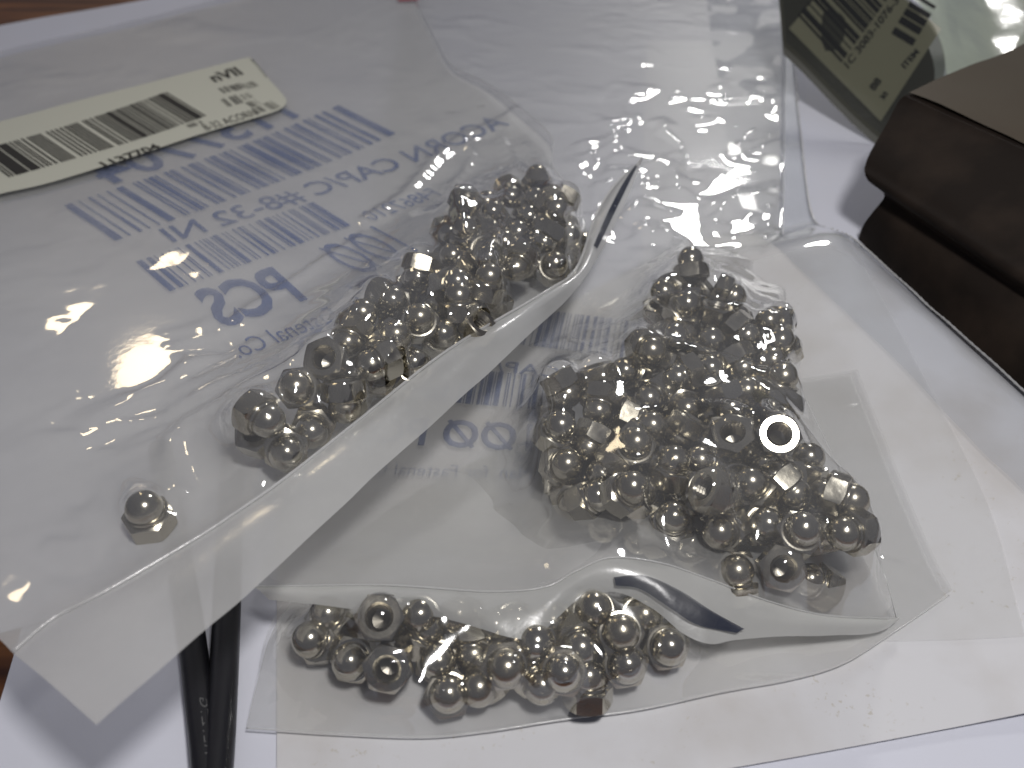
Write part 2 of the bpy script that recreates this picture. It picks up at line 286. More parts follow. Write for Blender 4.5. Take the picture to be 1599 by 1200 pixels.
# settled places of the nuts: x, y, z (mm) and quaternion
NUTS = {
 1: [
  (-65.66, 98.51, 27.93, 0.087, -0, -0, -0.996),
  (-49.07, 117.82, 25.81, 0.026, 0.178, 0.973, 0.142),
  (-43.2, 113.07, 27.75, 0.811, 0.519, -0.014, 0.271),
  (-39.66, 120.1, 26.31, 0.831, 0.554, 0.031, 0.046),
  (-34.5, 132.2, 24.73, 0.975, 0.213, -0.055, 0.009),
  (-27.56, 136.83, 24.01, 0.013, 0.044, 0.955, 0.294),
  (-21.65, 142.56, 23.18, 0.92, 0.261, 0.057, 0.287),
  (-15.94, 152.57, 22.83, 0.911, 0.239, 0.085, 0.324),
  (-9.09, 155.44, 21.33, 0.184, 0.619, -0.732, -0.218),
  (-36.35, 149.5, 21.68, 0.478, 0.065, -0.118, -0.868),
  (-12.21, 158.9, 27.98, 0, -0, -0.221, -0.975),
  (1.33, 175.48, 25.66, 0.666, 0.729, -0.116, -0.106),
  (-5.07, 202.71, 22.51, 0.982, 0.191, 0, 0),
  (10.62, 182.32, 20.62, 0.936, 0.299, 0.057, 0.177),
  (-20.61, 152.04, 28.01, 0.964, 0.242, 0.027, 0.108),
  (6.33, 212.94, 20.01, 0.924, 0.149, 0.056, 0.348),
  (5.41, 199.23, 14.32, 0.686, 0.275, -0.644, -0.198),
  (-16.92, 176.1, 16.8, 0.428, 0.206, -0.804, 0.358),
  (-37.26, 141.47, 22.24, 0.093, 0.88, 0.462, -0.065),
  (-5.05, 177.87, 16.21, 0.41, 0.803, -0.133, 0.411),
  (4.42, 190.58, 14.84, 0.688, 0.535, -0.296, 0.392),
  (-11.58, 163.56, 18.13, 0.004, -0.017, 0.502, -0.865),
  (-29.28, 156.66, 19.8, 0.603, 0.554, 0.439, 0.369),
  (-9.84, 198.79, 14.67, 0.976, -0.057, 0.024, 0.207),
  (13.31, 202.04, 13.15, 0.634, 0.541, -0.51, 0.211),
  (-33.52, 125.14, 29.12, 0.284, 0.81, 0.495, -0.133),
  (5.46, 205.07, 19.54, 0.461, -0.467, -0.173, 0.735),
  (-22.18, 160.65, 18.69, 0.45, -0.107, -0.847, -0.263),
  (-46.77, 115.75, 34.3, 0.061, -0.555, 0.48, -0.677),
  (3.76, 220.08, 10.9, 0.254, 0.81, -0.147, -0.508),
  (-19.15, 185.08, 15.66, 0.523, 0.694, -0.404, 0.285),
  (-27.98, 133.75, 31.67, 0.541, 0.681, -0.143, -0.473),
  (-34.88, 143.21, 30.03, 0.279, 0.483, 0.616, -0.556),
  (13.51, 190.45, 14.72, 0.187, 0.671, 0.259, 0.669),
  (-9.87, 187.22, 15.85, 0.932, 0.185, 0.009, -0.312),
  (-7.82, 213.14, 18.89, 0.154, 0.436, 0.092, 0.882),
  (1.49, 196.06, 19.96, 0.109, 0.023, 0.233, 0.966),
  (-4.86, 166.93, 18.16, 0.22, 0.812, -0.541, -0.014),
  (-3.94, 192.16, 14.92, 0.728, 0.649, 0.173, 0.139),
  (-28.06, 148.99, 23.66, 0.558, 0.71, -0.347, -0.254),
  (-10.12, 208.85, 12.57, 0.409, -0.768, 0.406, 0.28),
  (-42.84, 126.48, 31.78, 0.068, -0.005, 0.379, -0.923),
  (-17.41, 193.73, 15.05, 0.387, 0.677, -0.043, -0.624),
  (16.31, 210.49, 12.37, 0.189, 0.153, -0.095, -0.965),
  (-37.81, 135.59, 30.47, 0.237, -0.607, 0.733, 0.196),
  (-26.74, 171.06, 18, 0.068, -0.675, 0.212, -0.704),
  (8.7, 190.62, 22.85, 0.331, 0.888, 0.078, -0.309),
  (-17.41, 168.53, 18.31, 0.362, -0.28, -0.145, 0.877),
  (15.77, 196.94, 18.23, 0.722, -0.092, -0.188, 0.659),
  (-1.23, 188.81, 22.39, 0.065, -0.428, 0.054, 0.9),
  (-28.16, 164.07, 22.6, 0.253, 0.211, 0.393, -0.858),
  (13.73, 210.97, 20.11, 0.248, -0.024, -0.877, 0.41),
  (-13.72, 166.25, 27.38, 0.718, -0.143, 0.458, -0.504),
  (-25.26, 179.44, 17.22, 0.65, 0.139, 0.126, 0.736),
  (-13.27, 201.34, 24.77, 0.007, -0.805, -0.549, 0.223),
  (-14.17, 182.57, 22.57, 0.71, -0.355, -0.277, 0.542),
  (-6.49, 195.11, 22.29, 0.486, 0.011, 0.85, 0.205),
  (-5.46, 175.54, 28.27, 0.851, 0.515, -0.079, 0.069),
  (-16.41, 194.71, 22.6, 0.574, 0.167, 0.475, -0.646),
  (-33.42, 152.4, 28.91, 0.011, -0.169, 0.146, -0.975),
  (7.2, 221.84, 21.78, 0.435, -0.319, -0.517, -0.665),
  (-6.66, 183.76, 24.2, 0.162, -0.098, 0.397, -0.898),
  (-28.16, 158.74, 28.44, 0.035, 0.684, -0.208, 0.698),
  (-10.37, 173.15, 20.49, 0.522, -0.028, -0.22, 0.824),
  (-22.69, 173.54, 24.49, 0.133, 0.007, -0.907, 0.4),
  (-25.55, 144.01, 29.42, 0.93, -0.115, 0.333, 0.105),
  (-6.2, 218.33, 11.34, 0.403, -0.774, 0.392, 0.29),
  (-11.8, 188.96, 26.41, 0.207, 0.04, -0.051, -0.976),
  (-0.44, 219.62, 18, 0.681, 0.707, -0.015, 0.189),
  (11.61, 204.55, 23.66, 0.483, 0.227, 0.703, -0.47),
  (0.01, 210.39, 12.16, 0.423, -0.117, 0.855, 0.275),
  (-5.58, 165.98, 28.18, 0.062, 0.142, 0.215, 0.964),
 ],
 2: [
  (45.95, 186.19, 6.6, 0, -0, -0, -1),
  (38.29, 178.93, 6.2, 0.052, 0.966, 0.252, 0.013),
  (35.14, 166.94, 7.2, 0.973, 0.213, -0.019, 0.085),
  (50.06, 177.55, 6.7, 0.639, 0.188, 0.211, 0.716),
  (53.94, 122.55, 21.2, 0.034, 0.124, 0.956, 0.263),
  (50.84, 97.68, 12.2, 0.016, -0.119, -0.932, -0.343),
  (61.41, 105.63, 12.2, 0.964, 0.242, 0.027, 0.108),
  (49.35, 105.25, 15.2, 0.956, 0.293, 0, 0),
  (38.95, 112.41, 17.2, 0.964, 0.242, 0.027, 0.108),
  (42.79, 96.19, 11.2, 0.157, 0.027, -0.169, -0.973),
  (48.13, 155.79, 6.74, 0.935, 0, -0, 0.354),
  (46.63, 180.31, 12.67, 0.044, -0.316, -0.442, 0.838),
  (44.15, 103.99, 5.9, 0.004, 0.006, 0.833, 0.553),
  (31.92, 116.82, 6.33, 0.693, 0.227, 0.67, 0.138),
  (42.19, 148.44, 5.88, 0.53, 0.583, 0.603, -0.126),
  (64.24, 163.98, 5.93, 0.134, -0.525, -0.198, 0.816),
  (63.33, 126.37, 6.74, 0.921, 0, -0, -0.389),
  (11.05, 125.13, 6.32, 0.68, -0.201, 0.686, -0.166),
  (61.26, 136.18, 5.86, 0.446, 0.546, -0.021, 0.709),
  (27.01, 108.76, 6.14, 0.288, -0.801, -0.338, 0.401),
  (64.72, 171.8, 5.95, 0.537, 0.781, 0.263, 0.182),
  (50.03, 114.36, 6.74, 0.581, -0, -0, -0.814),
  (30.89, 129.35, 5.97, 0.579, 0.339, -0.418, -0.612),
  (44.14, 139.79, 5.91, 0.488, -0.049, -0.845, 0.212),
  (54.64, 125.05, 6.55, 0.286, -0.207, -0.195, -0.915),
  (23.68, 148.46, 5.86, 0.836, 0.306, -0.452, 0.059),
  (52.19, 148.09, 6.33, 0.114, 0.547, -0.448, 0.698),
  (46.49, 122.26, 6.16, 0.561, 0.649, 0.435, -0.276),
  (58.36, 112.54, 6.33, 0.068, -0.643, 0.293, -0.704),
  (19.22, 112.24, 6.49, 0.556, 0.674, 0.21, -0.438),
  (55.85, 169.53, 6.74, 0.869, -0, -0, -0.495),
  (9.96, 143.38, 6.07, 0.483, -0.845, -0.217, -0.071),
  (21.66, 121.84, 6.33, 0.679, 0.169, 0.687, 0.197),
  (34.89, 136.66, 6.31, 0.547, 0.128, -0.681, 0.469),
  (53.31, 139.99, 6.87, 0.171, 0.641, -0.257, 0.703),
  (32.39, 144.27, 5.9, 0.037, -0.056, 0.831, -0.552),
  (54.28, 145.02, 12.49, 0.849, 0.302, -0.366, -0.233),
  (13.5, 148.55, 9.74, 0.798, 0.344, 0.284, 0.405),
  (40.6, 114.16, 6.07, 0.026, 0.19, -0.842, 0.503),
  (58.82, 177.89, 6.5, 0.267, 0.163, 0.027, -0.95),
  (63.93, 118.38, 6.91, 0.579, -0.371, -0.602, 0.406),
  (39.56, 157.98, 5.86, 0.29, 0.393, -0.74, 0.463),
  (25.92, 114.07, 13.57, 0.908, -0.215, 0.359, -0.004),
  (64.4, 168.84, 13.37, 0.3, -0.447, -0.31, 0.783),
  (59.17, 98.17, 6.14, 0.727, 0.205, -0.45, -0.476),
  (14.1, 133.18, 5.86, 0.725, 0, 0.546, -0.419),
  (63.29, 154.67, 6.33, 0.467, 0.465, -0.532, -0.531),
  (51.04, 132, 5.88, 0.242, 0.528, -0.111, -0.806),
  (46.75, 118.07, 12.96, 0.643, 0.314, -0.165, 0.679),
  (43.46, 170.17, 6.33, 0.195, 0.491, 0.509, -0.68),
  (29.46, 123.31, 12.04, 0.544, -0.444, -0.434, 0.565),
  (37.04, 124.53, 6.46, 0.217, 0.147, -0.103, 0.96),
  (55.32, 119.11, 13.12, 0.313, -0.549, -0.33, 0.701),
  (53.88, 153.41, 13.13, 0.473, 0.835, -0.057, 0.276),
  (30.02, 153.72, 6.23, 0.021, -0.874, 0.038, 0.483),
  (61.07, 152.43, 14.25, 0.955, -0.07, -0.182, 0.224),
  (55.25, 111.87, 17.62, 0.581, 0.599, 0.551, 0.001),
  (36.32, 152.85, 11.56, 0.322, 0.877, 0.27, -0.235),
  (19.78, 139.66, 6.51, 0.944, -0.185, -0.137, 0.236),
  (39.12, 140.34, 11.96, 0.852, 0.504, 0.106, -0.097),
  (56.01, 160.1, 6.62, 0.766, -0.289, -0.065, -0.57),
  (9.23, 135.46, 10.61, 0.178, -0.265, -0.187, -0.929),
  (12.87, 116.48, 7.74, 0.398, 0.344, -0.467, 0.711),
  (40.95, 164.09, 12.84, 0.366, 0.485, 0.006, 0.794),
  (48.16, 139.13, 14.91, 0.133, -0.201, 0.877, -0.416),
  (36.33, 106.63, 6.5, 0.362, -0.15, -0.092, 0.915),
  (19.47, 120, 14.14, 0.158, -0.556, -0.679, 0.452),
  (40.24, 122.54, 13.67, 0.569, 0.385, -0.241, -0.686),
  (46.12, 186.27, 18.34, 0.89, -0.43, -0.081, -0.13),
  (21.99, 130.19, 7.8, 0.634, -0.405, -0.355, 0.556),
  (54.54, 100.87, 19.09, 0.38, 0.056, 0.13, -0.914),
  (62.69, 145.86, 6.07, 0.005, -0.327, -0.809, -0.488),
  (64.22, 113.72, 13.74, 0.034, 0.707, 0.008, -0.706),
  (37.68, 158.79, 16.79, 0.548, -0.21, 0.364, -0.723),
  (45.93, 123.76, 19.01, 0.084, -0.939, -0.286, -0.168),
  (11.83, 142.29, 15.85, 0.255, 0.887, -0.183, 0.338),
  (46, 151.25, 13.49, 0.445, 0.073, 0.237, -0.86),
  (27.22, 135.37, 13.15, 0.203, -0.634, 0.493, -0.56),
  (64.78, 159.79, 14, 0.284, -0.219, -0.024, 0.933),
  (59.78, 136.46, 13.62, 0.586, 0.76, -0.28, 0.033),
  (31.52, 142.4, 13.43, 0.371, -0.127, -0.642, 0.659),
  (16.35, 112.61, 14.23, 0.85, 0.174, 0.357, 0.347),
  (41.84, 132.22, 6.94, 0.656, -0.701, -0.092, -0.264),
  (31.66, 107.15, 14.03, 0.977, -0.004, -0.01, -0.214),
  (47.36, 164.09, 7.97, 0.515, -0.49, -0.377, 0.593),
  (25.34, 122.58, 19.12, 0.435, 0.05, -0.127, 0.89),
  (62.19, 122.64, 13.58, 0.87, -0.236, 0.197, 0.385),
  (16.75, 127.63, 13.95, 0.424, 0.4, -0.771, 0.256),
  (47.42, 159.64, 14.18, 0.365, -0.165, -0.059, -0.914),
  (42.55, 170.25, 17.11, 0.775, 0.184, 0.082, 0.599),
  (26.74, 150.33, 13.65, 0.486, -0.149, -0.357, 0.784),
  (19.91, 145.58, 14.37, 0.296, 0.941, -0.018, 0.163),
  (47.55, 112.17, 18.74, 0.938, 0.079, -0.284, -0.183),
  (29.05, 128.98, 16.97, 0.767, -0.341, 0.204, -0.504),
  (11, 121.39, 14.3, 0.688, 0.365, -0.082, 0.623),
  (55.56, 178.73, 14.07, 0.216, 0.776, -0.089, 0.586),
  (31.5, 151.96, 19.26, 0.705, 0.298, 0.475, -0.433),
  (38.6, 176.64, 16.79, 0.47, 0.519, 0.162, -0.695),
  (32.62, 118.28, 17.77, 0.978, -0.18, 0.099, 0.034),
  (36.87, 131.21, 13.28, 0.25, -0.021, -0.936, 0.245),
  (38.49, 146.28, 16.27, 0.384, -0.393, -0.637, 0.541),
  (39.44, 106.76, 22.49, 0.136, 0.838, 0.293, 0.44),
  (56.42, 164.14, 13.67, 0.523, 0.771, 0.107, 0.348),
  (45.95, 130.5, 13.51, 0.432, 0.232, -0.369, 0.79),
  (19.06, 136.57, 15.97, 0.557, 0.572, -0.529, 0.287),
  (64.69, 107.96, 19.97, 0.165, 0.671, -0.196, 0.696),
  (50.37, 170.92, 11.96, 0.129, 0.306, -0.937, 0.112),
  (40.77, 103.96, 14.97, 0.807, 0.45, -0.344, -0.167),
  (22.86, 110.3, 19.8, 0.946, 0.048, 0.271, -0.173),
  (9.79, 128.29, 17.9, 0.723, -0.138, 0.142, -0.662),
  (60.9, 144.58, 16.28, 0.851, -0.096, 0.218, 0.468),
  (63.35, 100.92, 18.48, 0.655, -0.151, -0.564, 0.479),
 ],
 3: [
  (-29.35, 81.58, 5.85, 0.936, 0.344, -0.028, -0.076),
  (-22.2, 80.65, 6.15, 0.036, -0.098, -0.934, -0.342),
  (-23.71, 86.72, 11.35, 0, -0, -0.977, -0.214),
  (-13.48, 81.18, 6.35, 0.927, 0.273, -0.021, 0.258),
  (-7.25, 83.49, 6.35, 0.615, 0.786, 0.043, 0.034),
  (-5.43, 76.58, 6.35, 0.787, 0.55, -0.16, -0.23),
  (4.87, 77.07, 6.35, 0.79, 0.57, 0.132, 0.183),
  (0.41, 81.56, 6.35, 0.729, 0.33, -0.326, -0.504),
  (4.2, 82.6, 10.85, 0.936, 0.344, 0.028, 0.076),
  (12.24, 82.69, 9.35, 0.832, 0.536, -0, 0.146),
  (15.07, 88.86, 11.35, 0.982, 0.191, 0, 0),
  (19.62, 84.11, 11.35, 0.969, 0.246, 0, 0),
  (20.52, 80, 7.35, 0.951, 0.296, 0.027, 0.087),
  (9.06, 76.91, 10.35, 0.951, 0.296, -0.027, -0.087),
  (28.6, 83.57, 7.35, 0.951, 0.296, 0.027, 0.087),
  (13.61, 77.27, 5.95, 0, -0, -0.271, -0.963),
  (-36.81, 85.45, 6.35, 0.817, 0.294, -0.168, -0.467),
  (-34.3, 89.55, 7.35, 0.462, 0.101, -0.189, -0.86),
  (-15.92, 86.26, 8.35, 0.448, 0.138, 0.259, 0.844),
  (-3.49, 86.26, 8.35, 0.138, 0.142, 0.217, 0.956),
  (-17.04, 87.82, 10.85, 0.964, 0.242, 0.027, 0.108),
  (-9.68, 88.43, 9.85, 0.944, 0.252, -0.055, -0.205),
  (-1.07, 77.62, 10.85, 0.936, 0.344, 0.028, 0.076),
  (0.66, 88.3, 7.85, 0.944, 0.252, 0.055, 0.205),
  (7.45, 88, 8.35, 0.972, 0.196, -0.026, -0.129),
  (24.58, 89.96, 7.35, 0.964, 0.242, 0.027, 0.108),
  (-11.3, 74.99, 6.15, 0.964, 0.242, 0.027, 0.108),
 ],
}

# ------------------------------------------------------------------ table
def wood():
    m, nt, out = material('varnished_wood')
    b = N(nt, 'BsdfPrincipled'); b.inputs['Roughness'].default_value = .35
    tc = N(nt, 'TexCoord'); mp = N(nt, 'Mapping'); mp.inputs['Scale'].default_value = (6, 60, 20); mp.inputs['Rotation'].default_value = (0, 0, .2)
    tx = N(nt, 'TexNoise'); tx.inputs['Scale'].default_value = 3; tx.inputs['Detail'].default_value = 8; tx.inputs['Distortion'].default_value = .6
    r = N(nt, 'ValToRGB'); r.color_ramp.elements[0].position = .3; r.color_ramp.elements[0].color = (.045, .014, .006, 1)
    r.color_ramp.elements[1].position = .7; r.color_ramp.elements[1].color = (.26, .10, .03, 1)
    nt.links.new(tc.outputs['Object'], mp.inputs[0]); nt.links.new(mp.outputs[0], tx.inputs['Vector']); nt.links.new(tx.outputs['Fac'], r.inputs[0])
    nt.links.new(r.outputs[0], b.inputs['Base Color']); nt.links.new(b.outputs[0], out.inputs[0])
    return m
M_wood = wood()
structure(mesh_obj('table_top', [(x, y, z) for z in (-25, -.6) for x, y in ((-900, -500), (900, -500), (900, 1500), (-900, 1500))],
    [(0, 3, 2, 1), (4, 5, 6, 7), (0, 1, 5, 4), (1, 2, 6, 5), (2, 3, 7, 6), (3, 0, 4, 7)], M_wood, smooth=False))

def sheet(name, bottom, top, left, right, mat, label, ns=50, nt=50, fn=None, thick=.15, cat='paper', floor=floor_zero):
    g = coons(side(bottom, floor), side(top, floor), side(left, floor), side(right, floor), ns, nt)
    if fn: g[:, :, 2] += fn(g[:, :, 0], g[:, :, 1])
    top_v = g.reshape(-1, 3); bot = top_v - np.array([0, 0, thick]); n = len(top_v)
    f = grid_faces(ns, nt); faces = [tuple(q) for q in f] + [tuple(q[::-1] + n) for q in f]
    rim = [i * nt for i in range(ns)] + [(ns - 1) * nt + j for j in range(1, nt)] + [i * nt + nt - 1 for i in range(ns - 2, -1, -1)] + [j for j in range(nt - 2, 0, -1)]
    for a, b in zip(rim, rim[1:] + rim[:1]): faces.append((a, b, b + n, a + n))
    o = mesh_obj(name, np.vstack([top_v, bot]), faces, mat, sharp=40)
    tag(o, label, cat)
    return o, g
nt = M_paper2.node_tree; pb = next(n for n in nt.nodes if n.type == 'BSDF_PRINCIPLED'); src = pb.inputs['Base Color'].links[0].from_socket
tc = N(nt, 'TexCoord'); t1 = N(nt, 'TexNoise'); t1.inputs['Scale'].default_value = 900; t1.inputs['Detail'].default_value = 3
t2 = N(nt, 'TexNoise'); t2.inputs['Scale'].default_value = 55; t2.inputs['Detail'].default_value = 3
for t in (t1, t2): nt.links.new(tc.outputs['Object'], t.inputs['Vector'])
k1 = N(nt, 'MapRange'); k1.inputs[1].default_value = .63; k1.inputs[2].default_value = .72
k2 = N(nt, 'MapRange'); k2.inputs[1].default_value = .48; k2.inputs[2].default_value = .66
nt.links.new(t1.outputs['Fac'], k1.inputs[0]); nt.links.new(t2.outputs['Fac'], k2.inputs[0])
km = N(nt, 'Math', operation='MULTIPLY', use_clamp=True); nt.links.new(k1.outputs[0], km.inputs[0]); nt.links.new(k2.outputs[0], km.inputs[1])
mx = N(nt, 'Mix', data_type='RGBA'); nt.links.new(km.outputs[0], mx.inputs[0]); nt.links.new(src, mx.inputs[6]); mx.inputs[7].default_value = (.56, .53, .48, 1)
nt.links.new(mx.outputs[2], pb.inputs['Base Color'])
# sheets of white paper, one over the other
sheet('paper_sheet', [(-50, 1240, -.35), (900, 1420, -.35), (1900, 1420, -.35)], [(170, 500, -.35), (800, 450, -.35), (1345, 380, -.35)],
    [(-50, 1240, -.35), (22, 1022, -.35), (170, 500, -.35)], [(1900, 1420, -.35), (1900, 900, -.35), (1700, 700, -.35), (1345, 380, -.35)], M_paper,
    'white paper sheet under everything, bare beside the two black cables', fn=lambda X, Y: .05 * vnoise(X / 40, Y / 40, 1))
sheet('paper_sheet', [(-500, 1000, 0), (15, 985, 0), (500, 760, 0), (1330, 376, 0)], [(-420, 130, 0), (0, 40, 0), (225, 0, 0), (700, -90, 0), (1240, -190, 0), (1700, -260, 0)],
    [(-500, 1000, 0), (-420, 130, 0)], [(1330, 376, 0), (1450, 250, 0), (1700, -260, 0)], M_paper,
    'bluish white paper sheet at the top left with bare wood beyond its edge', fn=lambda X, Y: .1 * vnoise(X / 50, Y / 50, 2))
def roll(X, Y):                                     # the sheet swells towards its right edge and rolls down there
    a, b = P(1300, 365)[:2], P(1599, 640)[:2]; d = (b - a) / np.linalg.norm(b - a)
    e = (X - a[0]) * d[1] - (Y - a[1]) * d[0]       # mm inside that edge
    t = (X - a[0]) * d[0] + (Y - a[1]) * d[1]       # mm along it
    e = np.maximum(e, 0)
    return ROLL_H * np.clip((t + 8) / 22, 0, 1)**2 * (3 - 2 * np.clip((t + 8) / 22, 0, 1)) * np.where(e < 12, np.sqrt(np.clip(1 - (1 - np.clip(e / 12, 0, 1))**2, 0, 1)), np.exp(-((e - 12) / 30)**2))
ROLL_H = 8.0
SB = dict(bottom=[(432, 1270, .45), (800, 1245, .45), (1140, 1200, .45), (1599, 1117, .45), (1900, 1066, .45)],
    top=[(432, 700, .45), (800, 520, .45), (1100, 372, .45), (1300, 372, .45)], left=[(432, 1270, .45), (432, 1130, .45), (432, 700, .45)],
    right=[(1900, 1066, .45), (1750, 830, .45), (1599, 646, .45), (1450, 510, .45), (1300, 372, .45)])
sheet('paper_sheet', SB['bottom'], SB['top'], SB['left'], SB['right'], M_paper2,
    'grubby white paper sheet with a dirty lower edge at the bottom right', ns=90, nt=110, fn=lambda X, Y: roll(X, Y) + .12 * vnoise(X / 30, Y / 30, 3))
# clear sleeve over the right of it
g = coons(side([(1000, 1000, 1.5), (1300, 1000, 1.5), (1597, 1000, 1.5)]), side([(1010, 60, 2), (1120, 60, 2), (1236, 60, 2)]),
    side([(1000, 1000, 1.5), (1000, 500, 1.5), (1010, 60, 2)]), side([(1597, 1000, 1.5), (1530, 800, 1.5), (1420, 600, 1.5), (1312, 400, 1.5), (1262, 300, 1.5), (1236, 60, 2)]), 70, 110)
sleeve = thing('plastic_sleeve', 'clear plastic sleeve lying on the white paper right of the bags', 'sleeve')
X, Y = g[:, :, 0], g[:, :, 1]
g[:, :, 2] = .85 + roll(X, Y) + .1 * vnoise(X / 18, Y / 18, 4) + .2 * crumple(X / 22, Y / 22, 4)
mesh_obj('sheet', g.reshape(-1, 3), grid_faces(70, 110), film('soft_film', haze=.10, rough=.5), sleeve)
pts = side([(1228, -20, 2), (1236, 60, 2), (1248, 180, 2), (1262, 300, 2), (1275, 345, 2.2), (1300, 368, 2.4), (1450, 505, 2.4), (1599, 642, 2.4), (1700, 735, 2.4)])
inn = side([(1100, -20, 1), (1110, 60, 1), (1130, 180, 1), (1150, 300, 1), (1200, 400, 1), (1240, 450, 1), (1380, 590, 1), (1500, 720, 1), (1580, 800, 1)])
a, b = resample(pts, 160), resample(inn, 160); t = np.linspace(0, 1, 24)[None, :, None]
g = a[:, None] * (1 - t) + b[:, None] * t
g[:, :, 2] = 1.6 + roll(g[:, :, 0], g[:, :, 1]) + .3 * vnoise(g[:, :, 0] / 9, g[:, :, 1] / 9, 8)
g[:60, :, 2] += 1.2 * crumple(g[:60, :, 0] / 14, g[:60, :, 1] / 20, 3)
mesh_obj('cover', g.reshape(-1, 3), grid_faces(160, 24), M_sleeve, sleeve)
def tube(path, r, mat, name, parent=None, seg=10, ripple=None):
    path = np.array(path); n = len(path); V = []
    for k in range(n):
        d = path[min(k + 1, n - 1)] - path[max(k - 1, 0)]; d /= np.linalg.norm(d)
        s = np.cross(d, (0, 0, 1)); s /= np.linalg.norm(s); u = np.cross(s, d)
        rr = r * (1 + (ripple(k) if ripple else 0))
        for j in range(seg):
            q = 2 * math.pi * j / seg; V.append(path[k] + rr * (s * math.cos(q) + u * math.sin(q)))
    fc = [(k * seg + j, k * seg + (j + 1) % seg, (k + 1) * seg + (j + 1) % seg, (k + 1) * seg + j) for k in range(n - 1) for j in range(seg)]
    fc += [tuple(range(seg))[::-1], tuple((n - 1) * seg + j for j in range(seg))]
    return mesh_obj(name, V, fc, mat, parent)
e = resample(pts, 420); e[:, 2] = g[np.linspace(0, 159, 420).astype(int), 0, 2]
M_bead = film('bead_film', haze=.55, rough=.2, bump=.6)
tube(e, .28, M_bead, 'sealed_edge', sleeve, 6, lambda k: .35 * (k % 3 == 0))

# ------------------------------------------------------------------ acorn nuts
def lathe(profile, seg, close=False):
    V = [(r * math.cos(2 * math.pi * j / seg), r * math.sin(2 * math.pi * j / seg), z) for r, z in profile for j in range(seg)]
    Fc = [(k * seg + j, k * seg + (j + 1) % seg, (k + 1) * seg + (j + 1) % seg, (k + 1) * seg + j) for k in range(len(profile) - 1) for j in range(seg)]
    return V, Fc
AF, SEG = 3.95, 48
def hex_r(j): 
    a = (2 * math.pi * j / SEG) % (math.pi / 3) - math.pi / 6
    return min(AF / math.cos(a), 4.50)
def hex_mesh():
    rings = [lambda j: (2.12, -3.75), lambda j: (2.55, -4.28), lambda j: (3.72, -4.3), lambda j: (hex_r(j), -4.3 + (hex_r(j) - 3.72) * .6),
        lambda j: (hex_r(j), -.3 - (hex_r(j) - 3.72) * .6), lambda j: (3.72, -.3), lambda j: (3.30, -.26)]
    V, Fc = [], []
    for f in rings:
        for j in range(SEG):
            r, z = f(j); q = 2 * math.pi * j / SEG; V.append((r * math.cos(q), r * math.sin(q), z))
    for k in range(len(rings) - 1):
        for j in range(SEG): Fc.append((k * SEG + j, k * SEG + (j + 1) % SEG, (k + 1) * SEG + (j + 1) % SEG, (k + 1) * SEG + j))
    o = mesh_obj('hex_base', V, Fc, M_nickel, sharp=22); return o
def dome_mesh():
    pr = [(3.30, -.3), (3.14, -.05), (3.12, .25), (3.24, .55)] + [(3.28 * math.cos(a), 1.0 + 3.28 * math.sin(a)) for a in np.linspace(0, math.pi / 2 - .02, 13)]
    V, Fc = lathe(pr, 32); V.append((0, 0, 4.28)); n = len(pr) - 1
    Fc += [(n * 32 + j, n * 32 + (j + 1) % 32, len(V) - 1) for j in range(32)]
    return mesh_obj('dome_cap', V, Fc, M_nickel)
def bore_mesh():
    pr = []
    for k in range(13): pr.append((2.14 if k % 2 == 0 else 1.86, -3.74 + k * .38))
    V, Fc = lathe(pr, 20); V.append((0, 0, 1.6)); n = len(pr) - 1
    Fc += [(n * 20 + j, len(V) - 1, n * 20 + (j + 1) % 20) for j in range(20)]
    return mesh_obj('threaded_hole', V, Fc, M_bore, smooth=False)
proto = [hex_mesh(), dome_mesh(), bore_mesh()]
first = [True]
def nut(row, label, group):
    t = thing('acorn_nut', label, 'nut', group)
    t.location = Vector(row[:3]) * MM; t.rotation_mode = 'QUATERNION'; t.rotation_quaternion = row[3:]; t.scale = (1.02, 1.02, 1.02)
    for p in proto:
        c = p if first[0] else p.copy()
        if not first[0]: COL.objects.link(c)
        c.parent = t
    first[0] = False
    return t
SPECIAL = {
 1: {0: 'single shiny acorn nut lying apart at the left end of the upper bag', 1: 'acorn nut with dark hole up at the left tip of the upper bag pile',
     2: 'dome-forward acorn nut beside the hole-up nut at the upper pile left tip', 3: 'third acorn nut from the left tip of the upper bag pile, dome to camera',
     5: 'acorn nut with open hole facing camera in the lower middle of the upper bag', 6: 'dome-forward acorn nut just right of the open hole in the upper bag',
     9: 'dark acorn nut at the left rim of the upper bag pile, below the blue print', 10: 'acorn nut with one bright flat side in the middle of the upper pile',
     12: 'acorn nut at the top of the upper bag pile under the creased film'},
 2: {0: 'topmost acorn nut standing dome up above the right-hand pile', 1: 'hole-up acorn nut at the upper left of the right-hand pile', 2: 'acorn nut below the hole-up nut at the upper left of the right pile',
     4: 'acorn nut whose ring face shines bright white in the right pile', 5: 'acorn nut with open hole facing camera at the bottom of the right pile',
     6: 'dome-forward acorn nut at the right rim of the right-hand pile', 3: 'tilted acorn nut just right of the topmost nut of the right pile'},
 3: {0: 'dome-forward acorn nut left of the open-holed nut in the bottom bag', 1: 'acorn nut with open hole facing camera at the front of the bottom bag', 2: 'hole-up acorn nut half hidden under the folded flap in the bottom bag',
     3: 'dome-forward acorn nut just right of the open-holed nut in the bottom bag', 5: 'acorn nut tipped to the lower left at the front of the bottom bag', 6: 'acorn nut tipped to the lower right at the front of the bottom bag',
     15: 'acorn nut with a black flat side at the very bottom of the bottom bag', 14: 'rightmost dome-forward acorn nut in the bottom bag', 10: 'acorn nut directly under the dip of the folded flap, dome up', 16: 'leftmost acorn nut in the bottom bag'},
}
